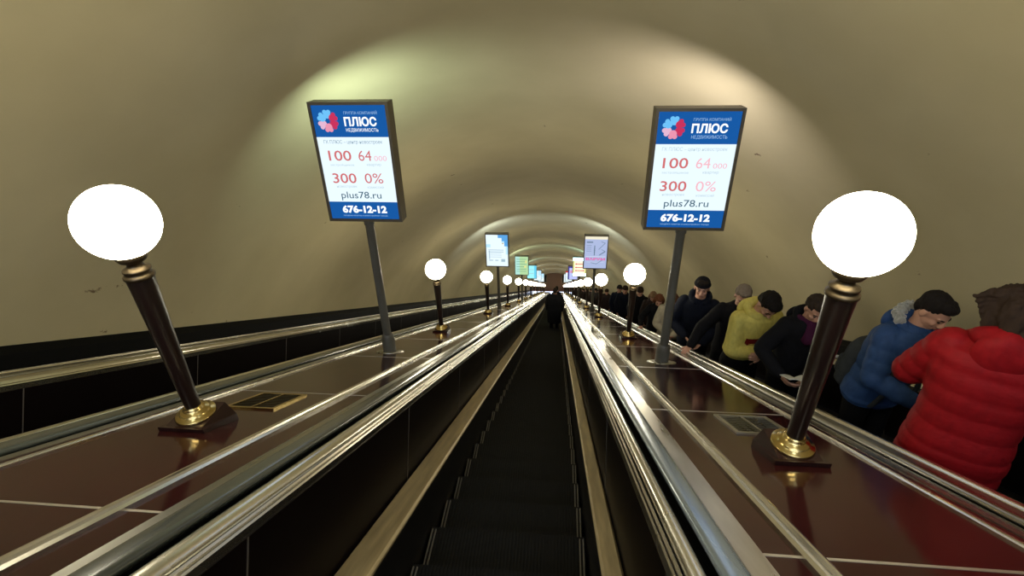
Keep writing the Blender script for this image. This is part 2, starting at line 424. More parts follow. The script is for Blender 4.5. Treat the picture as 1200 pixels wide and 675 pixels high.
def blob(cx, cz, rx, rz, n=18, rot=0, pw=1.0):
    out = []
    for k in range(n):
        a = 2*math.pi*k/n; u, v = rx*math.cos(a), rz*math.sin(a)
        out.append((cx+u*math.cos(rot)-v*math.sin(rot), cz+u*math.sin(rot)+v*math.cos(rot)))
    return out
def plus_sign(label, back, faint):
    t = sign_base(label, back)
    blue = ec('deep_blue', (.012, .13, .48), .62); bl2 = ec('blue_mid', (.03, .22, .75), .55)
    f = face(t, 'poster', [(0, 1, 0, .262, blue), (.25, .85, .03, .10, blue), (0, 1, .838, 1, blue)], WH)
    # ring of six rounded lobes
    lg = MB(); lx, lz = pxx(.20), pz(.128)
    cols = [ec('logo_sky', (.16, .55, .95), .8), ec('logo_red', (.85, .05, .16), .55), ec('logo_pink', (.95, .35, .5), .7), ec('logo_rose', (.9, .55, .75), .7)]
    for k in range(6):
        a = math.radians(90+60*k); cxx, czz = lx+.052*math.cos(a), lz+.052*math.sin(a)
        for (dr, r_) in ((0, .032), (.022, .020)):
            for dd in ((-1, 1) if dr else (0,)):
                qx = cxx+dr*math.cos(a)+dd*.017*math.cos(a+math.pi/2); qz = czz+dr*math.sin(a)+dd*.017*math.sin(a+math.pi/2)
                p_ = blob(qx, qz, r_, r_); lg.add([(u, YF-.0035-.0003*(k % 2), v) for u, v in p_], [tuple(range(len(p_)))], [0, 0, 3, 2, 1, 1][k])
    me = bpy.data.meshes.new('logo'); me.from_pydata(lg.v, [], lg.f); me.polygons.foreach_set('material_index', lg.mi)
    link('logo', me, cols, f)
    wt = ec('white_letters', (.9, .97, 1), .95); pale = ec('pale_blue_letters', (.35, .6, .95), .7)
    grey = ec('grey_letters', (.52, .66, .72), .75 if not faint else .83); teal = ec('slate_letters', (.10, .22, .30), .5)
    red = ec('red_letters', (.85, .22, .22), .62)
    red2 = ec('pale_red_letters', (.95, .52, .58), .80)
    yl = YF-.004
    fit_text('ГРУППА КОМПАНИЙ', pxx(.43), pxx(.88), pz(.075), pz(.045), pale, f, y=yl)
    fit_text('ПЛЮС', pxx(.42), pxx(.86), pz(.172), pz(.095), wt, f, bold=.035, y=yl)
    fit_text('НЕДВИЖИМОСТЬ', pxx(.43), pxx(.87), pz(.222), pz(.188), pale if faint else wt, f, y=yl)
    fit_text('ГК ПЛЮС – центр новостроек', pxx(.09), pxx(.90), pz(.325), pz(.285), grey if faint else ec('mid_letters', (.3, .45, .55), .6), f, y=yl)
    fit_text('100', pxx(.12), pxx(.44), pz(.465), pz(.375), red, f, bold=.01, y=yl)
    fit_text('64', pxx(.54), pxx(.72), pz(.465), pz(.375), red2 if faint else red, f, y=yl)
    fit_text('000', pxx(.755), pxx(.93), pz(.465), pz(.42), red2, f, y=yl)
    fit_text('застройщиков', pxx(.12), pxx(.46), pz(.515), pz(.49), grey, f, y=yl)
    fit_text('квартир', pxx(.64), pxx(.84), pz(.515), pz(.49), grey, f, y=yl)
    fit_text('300', pxx(.12), pxx(.46), pz(.665), pz(.575), red, f, bold=.01, y=yl)
    fit_text('0%', pxx(.58), pxx(.84), pz(.665), pz(.575), red2 if faint else red, f, y=yl)
    fit_text('новостроек', pxx(.16), pxx(.45), pz(.712), pz(.687), grey, f, y=yl)
    fit_text('комиссий', pxx(.60), pxx(.83), pz(.712), pz(.687), grey, f, y=yl)
    fit_text('plus78.ru', pxx(.20), pxx(.78), pz(.825), pz(.742), teal, f, y=yl, bold=.004)
    fit_text('676-12-12', pxx(.18), pxx(.83), pz(.945), pz(.872), wt, f, bold=.045, y=yl)
    fit_text('продажа квартир в новостройках города', pxx(.18), pxx(.83), pz(.978), pz(.96), pale, f, y=yl)
    return t
def arrow(m_, xa, xb, zc, h, y, mi):       # shaft with one pointed head at xa
    d = 1 if xb > xa else -1
    m_.add([(xa, y, zc), (xa+d*h*1.2, y, zc-h), (xa+d*h*1.2, y, zc-h*.35), (xb, y, zc-h*.35), (xb, y, zc+h*.35), (xa+d*h*1.2, y, zc+h*.35), (xa+d*h*1.2, y, zc+h)], [(0, 1, 2, 3, 4, 5, 6)], mi)
signs = []
signs.append((-1, 0, plus_sign('nearest sign on the left deck, lit blue and white estate agency poster', 'green', False)))
signs.append((1, 0, plus_sign('nearest sign on the right deck, lit blue and white estate agency poster', 'pink', True)))
sk = ec('sky', (.12, .42, .85), .75); pal = ec('pale_sky', (.5, .8, 1), .85); gl = ec('grey_line', (.45, .62, .72), .7)
t = sign_base('second sign on the left deck, white poster with blue upper corner', 'white')
rows = [(.10, .80, z, z+.02, gl) for z in (.47, .53)]+[(.12, .70, z, z+.012, gl) for z in (.58, .64, .70)]+[(.68, .86, .77, .86, gl), (.12, .30, .80, .83, gl), (.40, .55, .80, .83, gl), (.12, .16, .50, .78, gl)]
face(t, 'poster', [(.55, 1, 0, .10, sk), (.72, 1, .10, .2, sk), (.84, 1, .2, .36, sk), (.9, 1, .36, .62, pal), (.72, .84, .2, .26, pal), (0, .2, .3, .4, pal)]+rows+[(.74, .80, .25, .29, ec('ochre', (.7, .5, .2), .7))], WH); signs.append((-1, 1, t))
t = sign_base('second sign on the right deck, pale lilac concert poster with pink lettering', 'white')
lil = ec('lilac', (.56, .66, .98), .62); sl = ec('slate_mark', (.25, .36, .52), .5); lc = ec('lilac_light', (.72, .80, 1), .7)
f = face(t, 'poster', [(0, 1, 0, .09, ec('cream', (1, .93, .7), .75)), (.05, .95, .62, .64, lc), (.08, .36, .16, .20, sl)]+[(.08, .30, z, z+.012, sl) for z in (.27, .33, .39, .45)]+[(.12, .88, .80, .81, lc)], lil)
m_ = MB()
for k in range(7):                        # loose line drawing: a slim standing figure and two sweeping strokes
    zc = .30+.045*k; p_ = blob(pxx(.44), pz(zc), .022-.002*abs(k-3), .026); m_.add([(u, YF-.004, v) for u, v in p_], [tuple(range(len(p_)))], 0)
for (ax, az, bx, bz, w_) in ((.62, .40, .90, .20, .012), (.90, .20, .72, .16, .008), (.66, .58, .92, .46, .018), (.92, .46, .74, .40, .008), (.30, .82, .55, .86, .008), (.55, .86, .80, .74, .010)):
    x0_, z0_, x1_, z1_ = pxx(ax), pz(az), pxx(bx), pz(bz)
    m_.add([(x0_, YF-.004, z0_-w_), (x1_, YF-.004, z1_-w_), (x1_, YF-.004, z1_+w_), (x0_, YF-.004, z0_+w_)], [(0, 1, 2, 3)], 0)
me = bpy.data.meshes.new('drawing'); me.from_pydata(m_.v, [], m_.f); link('drawing', me, sl, f)
fit_text('ВАРУМ', pxx(.07), pxx(.93), pz(.745), pz(.665), ec('hot_pink', (.95, .10, .42), .7), f, bold=.03, y=YF-.005)
signs.append((1, 1, t))
t = sign_base('third sign on the left deck, pale green poster with lines of text', 'green')
pg = ec('pale_green', (.62, .95, .50), .62); gd = ec('green_line', (.22, .5, .32), .5); yw = ec('yellow', (.95, .92, .35), .7)
face(t, 'poster', [(0, .35, 0, 1, ec('mint', (.55, .95, .85), .68))]+[(.10, .85, z, z+.022, gd) for z in (.14, .27, .40, .55, .68, .80)]+[(.78, .9, .2, .36, yw), (.7, .85, .5, .6, yw)], pg); signs.append((-1, 2, t))
t = sign_base('third sign on the right deck, yellow and cyan poster with red arrows', 'cyan')
cyn = ec('cyan', (.12, .80, .85), .72); rd = ec('signal_red', (.95, .05, .05), .6); cr2 = ec('pale_yellow', (1, .97, .72), .85)
f = face(t, 'poster', [(0, 1, 0, .16, cyn), (0, .10, .16, .85, yw), (0, 1, .85, 1, cyn), (.88, 1, .16, .85, yw)], cr2)
m_ = MB()
for zf, xa, xb in ((.34, .16, .85), (.53, .16, .85), (.70, .16, .55), (.70, .88, .5)): arrow(m_, pxx(xa), pxx(xb), pz(zf), .055, YF-.003, 0)
me = bpy.data.meshes.new('arrows'); me.from_pydata(m_.v, [], m_.f); link('arrow_print', me, rd, f)
signs.append((1, 2, t))
t = sign_base('fourth sign on the left deck, plain pale cyan poster', 'cyan')
face(t, 'poster', [(.75, 1, 0, 1, ec('teal_edge', (.15, .65, .9), .8)), (.1, .7, .3, .34, gl), (.1, .7, .6, .64, gl)], ec('aqua', (.35, .9, .95), .85)); signs.append((-1, 3, t))
t = sign_base('fourth sign on the right deck, violet bordered poster with pink centre', 'pink')
face(t, 'poster', [(0, .12, 0, 1, ec('violet', (.10, .08, .5), .5)), (.12, 1, 0, .12, ec('violet', 0)), (.2, .8, .3, .5, ec('rose', (.9, .4, .6), .7))], ec('lavender', (.55, .6, 1), .8)); signs.append((1, 3, t))
for sg, nm in ((-1, 'left'), (1, 'right')):        # unseen pair added just above the viewer to light the vault overhead
    t = sign_base('unseen sign added on the %s deck above and behind the viewer' % nm, 'white'); face(t, 'poster', [(0, 1, 0, .2, sk)], WH); signs.append((sg, -.5, t))
for sg, nm in ((-1, 'left'), (1, 'right')):
    for k in (4, 5):
        t = sign_base('%s sign on the %s deck, tiny bluish white lit panel' % (('fifth', 'sixth')[k-4], nm), 'white')
        extra = [(0, .5, 0, .14, rd)] if (sg == 1 and k == 4) else [(.6, 1, 0, .5, pal)]
        face(t, 'poster', extra+[(.1, .8, .6, .64, gl)], WH); signs.append((sg, k, t))
for sg in (-1, 1):                          # the last pair is dark
    t = empty('advertising_sign', label='unlit dark sign at the far end of the %s deck' % ('left' if sg < 0 else 'right'), cat='advertising sign')
    MB().lathe([(.044, -.05), (.042, HB)], 16).build('pole', M['pole'], t)
    b = MB(); b.box(-HW-.1, HW+.1, -BD, BD, HB, HT+.1); b.box(-HW-.04, HW+.04, -BD-.004, -BD, HB+.06, HT+.04, 1); b.build('box_frame', [M['box'], M['black']], t)
    signs.append((sg, 6, t))
for sg, k, t in signs:
    tag(t, group='advertising signs on poles along the decks')
    if (sg, k) == (1, 0): t.scale = (1, 1, .975)
    t.location = W(-1.834 if sg < 0 else 1.129, 5.49+10.77*k, ND)

# ------------------------------------------------------------------ grilles let into the decks
def grille(label, cx, s, m, sm, wd=.31, ln=.40, sk_=0):
    t = empty('vent_grille', W(cx, s, ND), -TH, label, 'grille', 'grilles let into the decks')
    b = MB(); a, c, f_ = wd/2, ln/2, .022
    b.box(-a, a, -c, -c+f_, 0, .010); b.box(-a, a, c-f_, c, 0, .010); b.box(-a, -a+f_, -c+f_, c-f_, 0, .010); b.box(a-f_, a, -c+f_, c-f_, 0, .010)
    b.box(-.006, .006, -c+f_, c-f_, 0, .009)
    b.build('frame', m, t)
    MB().box(-a+f_, a-f_, -c+f_, c-f_, .0005, .002).build('recess', M['black'], t)
    for k in range(11):
        y = -c+f_+.02+(ln-2*f_-.04)*k/10
        MB().box(-a+f_, a-f_, y-.004, y+.004, .003, .007).build('slat', sm, t)
    return t
grille('brass coloured slatted grille beside the nearest left lamp', -1.80, 3.04, M['brass'], M['bronze'])
grille('steel slatted grille beside the nearest right lamp', 1.145, 3.03, M['grille'], M['steel_dim'])

# ------------------------------------------------------------------ riders
def V(*a): return Vector(a)
def ellipsoid(mb_, c, r, Rm=None, n=14):
    vs = []; c = Vector(c)
    for j in range(n+1):
        ph = math.pi*j/n
        for k in range(2*n):
            a = math.pi*k/n
            p = V(r[0]*math.sin(ph)*math.cos(a), r[1]*math.sin(ph)*math.sin(a), r[2]*math.cos(ph))
            if Rm is not None: p = Rm @ p
            vs.append(c+p)
    m2 = 2*n
    mb_.add(vs, [(j*m2+k, (j+1)*m2+k, (j+1)*m2+(k+1) % m2, j*m2+(k+1) % m2) for j in range(n) for k in range(m2)])
def tube(mb_, pts, rad, n=14, quilt=0, pitch=.07, step=.012, squash=None):
    """round limb through pts with a radius at each point; ends rounded by spheres"""
    P_ = []; Rr = []; acc = 0
    for i in range(len(pts)-1):
        a, b = Vector(pts[i]), Vector(pts[i+1]); L = (b-a).length; m_ = max(2, int(L/step))
        for k in range(m_):
            t_ = k/m_; r_ = rad[i]*(1-t_)+rad[i+1]*t_
            if quilt: r_ += quilt*(abs(math.sin(math.pi*(acc+L*t_)/pitch))**.6-.6)
            P_.append(a.lerp(b, t_)); Rr.append(r_)
        acc += L
    P_.append(Vector(pts[-1])); Rr.append(rad[-1])
    # smooth the bend
    for _ in range(3):
        P_ = [P_[0]]+[(P_[i-1]+P_[i]*2+P_[i+1])/4 for i in range(1, len(P_)-1)]+[P_[-1]]
    nrm = None; vs = []
    for i, p in enumerate(P_):
        d = (P_[min(i+1, len(P_)-1)]-P_[max(i-1, 0)]).normalized()
        if nrm is None: nrm = d.orthogonal().normalized()
        else: nrm = (nrm-d*nrm.dot(d)).normalized()
        bi = d.cross(nrm)
        for k in range(n):
            a = 2*math.pi*k/n; vs.append(p+(nrm*math.cos(a)+bi*math.sin(a))*Rr[i])
    m_ = len(P_)
    fs = [(i*n+k, i*n+(k+1) % n, (i+1)*n+(k+1) % n, (i+1)*n+k) for i in range(m_-1) for k in range(n)]
    mb_.add(vs, fs+[tuple(range(n))[::-1], tuple(range((m_-1)*n, m_*n))])
    for e in (0, -1): ellipsoid(mb_, P_[e], (Rr[e]*.99,)*3, n=8)
def loft(mb_, rings, n=28, pw=2.4):
    """rings: (centre, rx, ry) superellipse rings stacked upwards"""
    vs = []
    for c, rx, ry in rings:
        for k in range(n):
            a = 2*math.pi*k/n; ca, sa = math.cos(a), math.sin(a)
            vs.append((c[0]+rx*math.copysign(abs(ca)**(2/pw), ca), c[1]+ry*math.copysign(abs(sa)**(2/pw), sa), c[2]))
    m_ = len(rings)
    mb_.add(vs, [(i*n+k, i*n+(k+1) % n, (i+1)*n+(k+1) % n, (i+1)*n+k) for i in range(m_-1) for k in range(n)]+[tuple(range(n))[::-1], tuple(range((m_-1)*n, m_*n))])
def fuse(mb_, name, voxel=.008, smooth=2, disp=0, dscale=30):
    me = bpy.data.meshes.new(name); me.from_pydata([tuple(v) for v in mb_.v], [], mb_.f)
    bm = bmesh.new(); bm.from_mesh(me); bmesh.ops.recalc_face_normals(bm, faces=bm.faces); bm.to_mesh(me); bm.free()
    tmp = bpy.data.objects.new(name, me); COL.objects.link(tmp)
    m_ = tmp.modifiers.new('r', 'REMESH'); m_.mode = 'VOXEL'; m_.voxel_size = voxel
    if smooth: sm_ = tmp.modifiers.new('s', 'SMOOTH'); sm_.iterations = smooth; sm_.factor = .5
    dg = bpy.context.evaluated_depsgraph_get(); out = bpy.data.meshes.new_from_object(tmp.evaluated_get(dg))
    bpy.data.objects.remove(tmp); bpy.data.meshes.remove(me)
    if disp:
        nr = [v.normal.copy() for v in out.vertices]
        for v, n_ in zip(out.vertices, nr):
            q = V(v.co.x*dscale, v.co.y*dscale, v.co.z*dscale*.35)
            v.co += n_*disp*noise.noise(q)
    out.name = name; out.polygons.foreach_set('use_smooth', [True]*len(out.polygons)); return out
def ik(a, t_, l1, l2, pole):
    d = t_-a; L = d.length
    if L > (l1+l2)*.985: t_ = a+d*((l1+l2)*.985/L); d = t_-a; L = d.length
    x = (l1*l1-l2*l2+L*L)/(2*L); h = math.sqrt(max(0, l1*l1-x*x)); dn = d/L
    p = pole-dn*pole.dot(dn); p.normalize()
    return a+dn*x+p*h, t_
def hand(mb_, wrist, d, nrm, side, k, curl=.6):
    """palm, four fingers of different length bent towards nrm, and a thumb off the side of the palm"""
    d = d.normalized(); nrm = (nrm-d*nrm.dot(d)).normalized(); sd = d.cross(nrm)*side
    for o_ in (-.024, -.008, .008, .024): tube(mb_, [wrist+sd*o_*.6*k, wrist+d*.085*k+sd*o_*k], [.014*k, .012*k], 8, step=.02)
    for i, (o_, L) in enumerate(((.031, .070), (.011, .082), (-.010, .077), (-.030, .060))):
        p = wrist+d*.085*k+sd*o_*k; pts = [p]; a = curl*.5; 
        for seg in (.42, .32, .26):
            dr = d*math.cos(a)+nrm*math.sin(a); p = p+dr*L*seg*k; pts.append(p); a += curl
        tube(mb_, pts, [.0095*k, .009*k, .0082*k, .007*k], 8, step=.008)
    p = wrist+d*.03*k+sd*.028*k; q = p+(sd*.8+d*.7+nrm*.25).normalized()*.038*k; r_ = q+(d*.9+sd*.15+nrm*.45*curl).normalized()*.032*k
    tube(mb_, [p, q, r_], [.0125*k, .011*k, .009*k], 8, step=.01)

def cloth(name, col, rough=.8, col2=None, sheen=0, sc=30): 
    if name not in M: M[name] = mat(name, col, rough, spec=.12, noise_amt=.8, noise_scale=(sc, sc, sc*.6), col2=col2 or tuple(c*.75 for c in col), bump=.25, bump_scale=(14, 14, 22), sheen=sheen)
    return M[name]
def tread_z(y, sref=RS, lvl=NR):
    k = 0
    y0 = W(0, sref, lvl).y
    k = math.ceil((y-y0)/SD)
    return W(0, sref+k*SL, lvl).z, y0+k*SD-SD/2
def person(label, px, py, x, face_deg, jacket=(.02, .02, .025), jname='black_jacket', trousers=(.005, .005, .006), hair=(.02, .015, .012), hname='dark_hair',
           hair_style='short', hpitch=20, hyaw=0, lean=.06, quilt=0, puff=0, hood=None, hands=None, fur=None, scarf=None, cap=None, hem=.47, group='riders queueing on the right escalator',
           voxel=.0075, strap=None, stripe=None, width=1.0, collar=True, logo=None, pos=None, sref=RS, lvl=NR, headroll=0, wind=0):
    """head top seen at photo pixel (px,py) in the slope plane x; stands on the tread below; face_deg: heading, 0 = down the slope, 180 = towards the viewer"""
    d = ray_s(px, py); d = d*(x/d.x) if pos is None else d*(pos/d.y); head = W(*d)
    th = math.radians(face_deg)
    fwd = V(math.sin(th), math.cos(th), 0); rt = V(math.cos(th), -math.sin(th), 0)
    hipshift = lean*.42*1.8
    fy = head.y-fwd.y*hipshift*1.1; fx = head.x-fwd.x*hipshift*1.1
    z0, yc = tread_z(fy, sref, lvl)
    bend = .235*(1-math.cos(math.radians(hpitch)))*.45+lean*.03
    H = head.z-z0+bend; k = H/1.8
    t = empty('person', (fx, fy, z0), 0, label, 'person', group); t.rotation_euler = (0, 0, -th)
    # joints in the person's own frame: x right, y forward, z up
    def sh(z): return lean*max(0, z-.50*H)*1.9
    hip = .515*H; shz = .815*H
    neck = V(0, sh(.85*H), .85*H)
    sk_m = MB()
    # torso
    rings = []
    for z, rx, ry in ((.47, .155, .11), (.52, .165, .115), (.60, .135, .10), (.68, .15, .11), (.75, .165, .115), (.80, .165, .10), (.835, .11, .08), (.86, .06, .06)):
        rings.append((V(0, sh(z*H), z*H), rx*k*width, ry*k))
    loft(sk_m, rings)
    tube(sk_m, [neck-V(0, .01, .03), neck+V(0, .03*k, .05*k)], [.058*k, .055*k])
    # legs
    ft = []
    for sg in (-1, 1):
        a = V(sg*.09*k, 0, hip); kn = V(sg*.10*k, .03*k, .285*H); an = V(sg*.105*k, -.01, .05*H)
        tube(sk_m, [a, kn, an], [.085*k, .058*k, .04*k]); ellipsoid(sk_m, an+V(0, .05*k, -.045*k), (.04*k, .11*k, .035*k)); ft.append((a, kn, an))
    # head
    hp, hy, hr = math.radians(hpitch), math.radians(hyaw), math.radians(headroll)
    Rm = Euler((0, 0, -hy)).to_matrix() @ Euler((-hp, 0, 0)).to_matrix() @ Euler((0, hr, 0)).to_matrix()
    hc0 = neck+V(0, .03*k, .05*k)
    def hT(x_, y_, z_): return hc0+Rm @ (V(x_, y_-.01, z_+.095)*k)
    def he(c, r, m_=sk_m, n=14): ellipsoid(m_, hT(*c), (r[0]*k, r[1]*k, r[2]*k), Rm, n)
    he((0, -.012, .025), (.075, .094, .088)); he((0, .028, -.03), (.061, .062, .083)); he((0, .045, -.083), (.036, .04, .026))
    tube(sk_m, [hT(0, -.03, -.03), hc0-V(0, 0, .03*k)], [.058*k, .058*k])
    tube(sk_m, [hT(0, .088, .012), hT(0, .108, -.026)], [.009*k, .0135*k], 8, step=.006)
    for sg in (-1, 1):
        he((sg*.012, .098, -.031), (.009, .009, .008), n=7); he((sg*.036, .060, -.028), (.024, .024, .022), n=8)
        he((sg*.077, -.006, -.008), (.012, .020, .031), n=8)
    tube(sk_m, [hT(-.042, .074, .022), hT(0, .088, .018), hT(.042, .074, .022)], [.009*k]*3, 8)
    tube(sk_m, [hT(-.021, .085, -.055), hT(0, .094, -.053), hT(.021, .085, -.055)], [.0055*k, .007*k, .0055*k], 8, step=.006)
    tube(sk_m, [hT(-.018, .082, -.066), hT(0, .091, -.067), hT(.018, .082, -.066)], [.006*k, .008*k, .006*k], 8, step=.006)
    # arms
    hands = hands or {}
    arms = []
    Minv = Matrix.Rotation(th, 3, 'Z')
    for sg in (-1, 1):
        key = 'L' if sg < 0 else 'R'
        s_ = V(sg*.185*k*width, sh(shz), shz-.015*k)
        tg = hands.get(key, (sg*.17, .10, .50))
        if isinstance(tg, Vector): tg = Minv @ (tg-V(fx, fy, z0))          # world target
        else: tg = V(tg[0]*k, tg[1]*k+sh(tg[2]*H)*.7, tg[2]*H)
        pole = V(sg*.9, -.5, -.5)
        el, wr = ik(s_, tg, .30*k, .265*k, pole)
        fd = (wr-el).normalized()
        tube(sk_m, [s_+V(-sg*.035, 0, -.01), el, wr], [.05*k, .04*k, .028*k])
        on_rail = isinstance(hands.get(key), Vector)
        nr = V(0, 0, -1) if on_rail else V(-sg, .2, .1)
        if abs(fd.z) > .9 and on_rail: fd = V(0, .6, -.4)
        hd = fd if not on_rail else (fd*V(1, 1, .15)).normalized()
        hand(sk_m, wr, hd, nr, -1 if sg*(1) > 0 else 1, k, .55)
        arms.append((sg, s_, el, wr))
    link('body', fuse(sk_m, 'body', min(voxel, .006) if voxel < .01 else voxel, 1), M['skin'], t)
    for sg in (-1, 1):
        e = MB(); ellipsoid(e, hT(sg*.030, .079, .003), (.012*k, .008*k, .0065*k), Rm, 6); me_ = e.mesh('eye'); link('eye', me_, M['eye'], t)
    if voxel < .01:
        for sg in (-1, 1):
            e = MB(); tube(e, [hT(sg*.016, .089, .026), hT(sg*.032, .085, .031), hT(sg*.048, .074, .026)], [.003*k, .004*k, .003*k], 6, step=.008)
            link('eyebrow', e.mesh('eyebrow'), cloth(hname, hair), t)
        e = MB(); tube(e, [hT(-.020, .0905, -.060), hT(0, .0995, -.060), hT(.020, .0905, -.060)], [.003*k, .0045*k, .003*k], 6, step=.006); link('mouth', e.mesh('mouth'), M['lips'], t)
    # trousers and shoes
    tm = MB(); loft(tm, [(V(0, 0, .455*H), .15*k*width, .115*k), (V(0, 0, .52*H), .175*k*width, .125*k), (V(0, sh(.58*H), .58*H), .16*k*width, .118*k)])
    for a, kn, an in ft: tube(tm, [a-V(0, 0, .02), kn, an+V(0, 0, -.02*k)], [.10*k, .078*k, .066*k])
    link('trousers', fuse(tm, 'trousers', max(voxel, .009), 2, .006, 9), cloth('dark_trousers', trousers), t)
    for sg in (-1, 1):
        sm_ = MB(); an = ft[0 if sg < 0 else 1][2]; c = V(an.x, an.y, 0)
        tube(sm_, [c+V(0, -.03*k, .055*k), c+V(0, .05*k, .048*k), c+V(0, .15*k, .036*k)], [.045*k, .044*k, .035*k]); sm_.box(c.x-.045*k, c.x+.045*k, c.y-.075*k, c.y+.185*k, 0, .022)
        link('shoe', fuse(sm_, 'shoe', .009, 1), cloth('black_shoe_leather', (.012, .010, .009), .4), t)
    # jacket
    jm = MB(); pf = puff; rings = []
    prof_ = [(hem, .185, .14), (.50, .185, .14), (.56, .175, .135), (.62, .172, .135), (.68, .185, .142), (.74, .198, .145), (.79, .198, .135), (.825, .165, .115), (.845, .115, .095), (.862, .082, .082)]
    N = 70; z_lo, z_hi = prof_[0][0], prof_[-1][0]
    for i in range(N+1):
        z = z_lo+(z_hi-z_lo)*i/N
        for j in range(len(prof_)-1):
            if prof_[j][0] <= z <= prof_[j+1][0] or j == len(prof_)-2:
                u = (z-prof_[j][0])/(prof_[j+1][0]-prof_[j][0]); break
        rx = prof_[j][1]*(1-u)+prof_[j+1][1]*u; ry = prof_[j][2]*(1-u)+prof_[j+1][2]*u
        q = quilt*(abs(math.sin(math.pi*z*H/.11))**.55-.5) if quilt and z < .84 else 0
        edge = .012 if z < hem+.012 else 0
        ee = pf*(1 if z < .82 else .3)
        rings.append((V(0, sh(z*H), z*H), (rx*k+ee+q)*width-edge, ry*k+ee+q-edge))
    loft(jm, rings, 40)
    for sg, s_, el, wr in arms:
        w2 = el.lerp(wr, .93)
        tube(jm, [s_+V(-sg*.03, 0, -.01), el, w2], [.075*k+pf, .062*k+pf, .050*k+pf*.6], 18, quilt*1.1, .085, .008)
    if collar and not hood:
        tube(jm, [neck+V(0, .065*k, -.02), neck+V(.068*k, .01, .0), neck+V(0, -.062*k, .035*k), neck+V(-.068*k, .01, .0), neck+V(0, .065*k, -.02)], [.024*k, .026*k, .030*k, .026*k, .024*k], 10)
    jmat = cloth(jname, jacket, .62 if quilt else .85)
    jo = link('jacket', fuse(jm, 'jacket', voxel+.0005, 1 if quilt else 2, .012 if not quilt else .006, 9), jmat, t)
    if hood:
        hm = MB(); r_ = .046*k*hood
        arc = []
        for i in range(13):
            a = math.radians(-62+304*i/12); arc.append(neck+V(.100*k*math.cos(a), -.085*k*math.sin(a)*1.05+.0, .028*k*math.sin(a)*1.2+.0))
        tube(hm, arc, [r_*(.55+.6*max(0, math.sin(math.radians(-62+304*i/12)))) for i in range(13)], 14)
        ellipsoid(hm, neck+V(0, -.125*k, -.035*k), (.135*k, .050*k, .085*k*hood))
        ho = link('hood', fuse(hm, 'hood', voxel+.0005, 3, .010, 12), jmat, t)
    if fur:
        fm = MB(); arc = [neck+V(.115*k*math.cos(a), -.10*k*math.sin(a), .06*k*math.sin(a)+.02) for a in [math.radians(10+160*i/10) for i in range(11)]]
        tube(fm, arc, [.034*k]*11, 12); link('fur_trim', fuse(fm, 'fur_trim', .007, 0, .022, 60), cloth('grey_fur', fur, .95, sheen=.8), t)
    if scarf:
        sm_ = MB(); arc = [neck+V(.075*k*math.cos(a), .075*k*math.sin(a), .0+.01*math.sin(3*a)) for a in [2*math.pi*i/14 for i in range(15)]]
        tube(sm_, arc, [.036*k]*15, 12); tube(sm_, [neck+V(0, .09*k, 0), neck+V(.02, .13*k, -.14*k)], [.04*k, .05*k]); link('scarf', fuse(sm_, 'scarf', .008, 1, .012, 14), cloth('purple_scarf', scarf), t)
    # hair or cap
    hm = MB()
    if hair_style == 'short':
        he((0, -.026, .042), (.084, .093, .088), hm); he((0, -.062, -.015), (.066, .048, .065), hm)
        he((0, .025, .092), (.066, .060, .036), hm)
    elif hair_style == 'long':
        he((0, -.024, .040), (.090, .096, .094), hm); he((0, .015, .094), (.066, .068, .036), hm)
        for sg in (-1, 1): tube(hm, [hT(sg*.072, -.01, .05), hT(sg*.088, -.012, -.03), hT(sg*.09, -.03, -.12)], [.035*k, .032*k, .026*k])
        tube(hm, [hT(0, -.06, .02), hT(0, -.085, -.06), hT(0, -.085, -.16)], [.085*k, .080*k, .055*k])
        if wind: 
            for q in range(5): tube(hm, [hT(-.03, -.05+.012*q, .085-.012*q), hT(-.10, -.03+.012*q, .072-.020*q), hT(-.165+.012*q, -.01, .045-.026*q)], [.038*k, .028*k, .010*k], 8)
    ho = link('hair', fuse(hm, 'hair', .006 if voxel < .01 else .010, 1, .012 if hair_style == 'long' else .007, 55), cloth(hname, hair, .55, sheen=.1, sc=60), t)
    if cap:
        cm = MB(); loft_r = []
        for i in range(12):
            a = math.pi/2*i/11; loft_r.append((.089*math.cos(a)**.8+.002, .040+.094*math.sin(a)))
        vs = []; n_ = 24
        for r_, z in loft_r:
            for q in range(n_): a = 2*math.pi*q/n_; vs.append(hT(r_*math.cos(a), -.015+r_*1.12*math.sin(a), z))
        cm.add(vs, [(i*n_+q, i*n_+(q+1) % n_, (i+1)*n_+(q+1) % n_, (i+1)*n_+q) for i in range(11) for q in range(n_)]+[tuple(range(n_))[::-1], tuple(range(11*n_, 12*n_))])
        for q in range(n_):
            a = 2*math.pi*q/n_; b_ = 2*math.pi*(q+1)/n_
            tube(cm, [hT(.088*math.cos(a), -.015+.099*math.sin(a), .048), hT(.088*math.cos(b_), -.015+.099*math.sin(b_), .048)], [.009*k]*2, 6, step=.02)
        link('knit_cap', fuse(cm, 'knit_cap', .006, 1), cloth('black_knit', cap, .95), t)
    return t, k, dict(neck=neck, arms=arms, H=H, sh=sh, fx=fx, fy=fy, z0=z0, M=Matrix.Translation((fx, fy, z0)) @ Matrix.Rotation(-th, 4, 'Z'), hc=hT(0, 0, 0), k=k)
def child_mesh(name, mb_, m, t, voxel=None):
    me = fuse(mb_, name, voxel, 1) if voxel else mb_.mesh(name)
    return link(name, me, m, t)

def rail(s): return W(1.635, s, -.70)
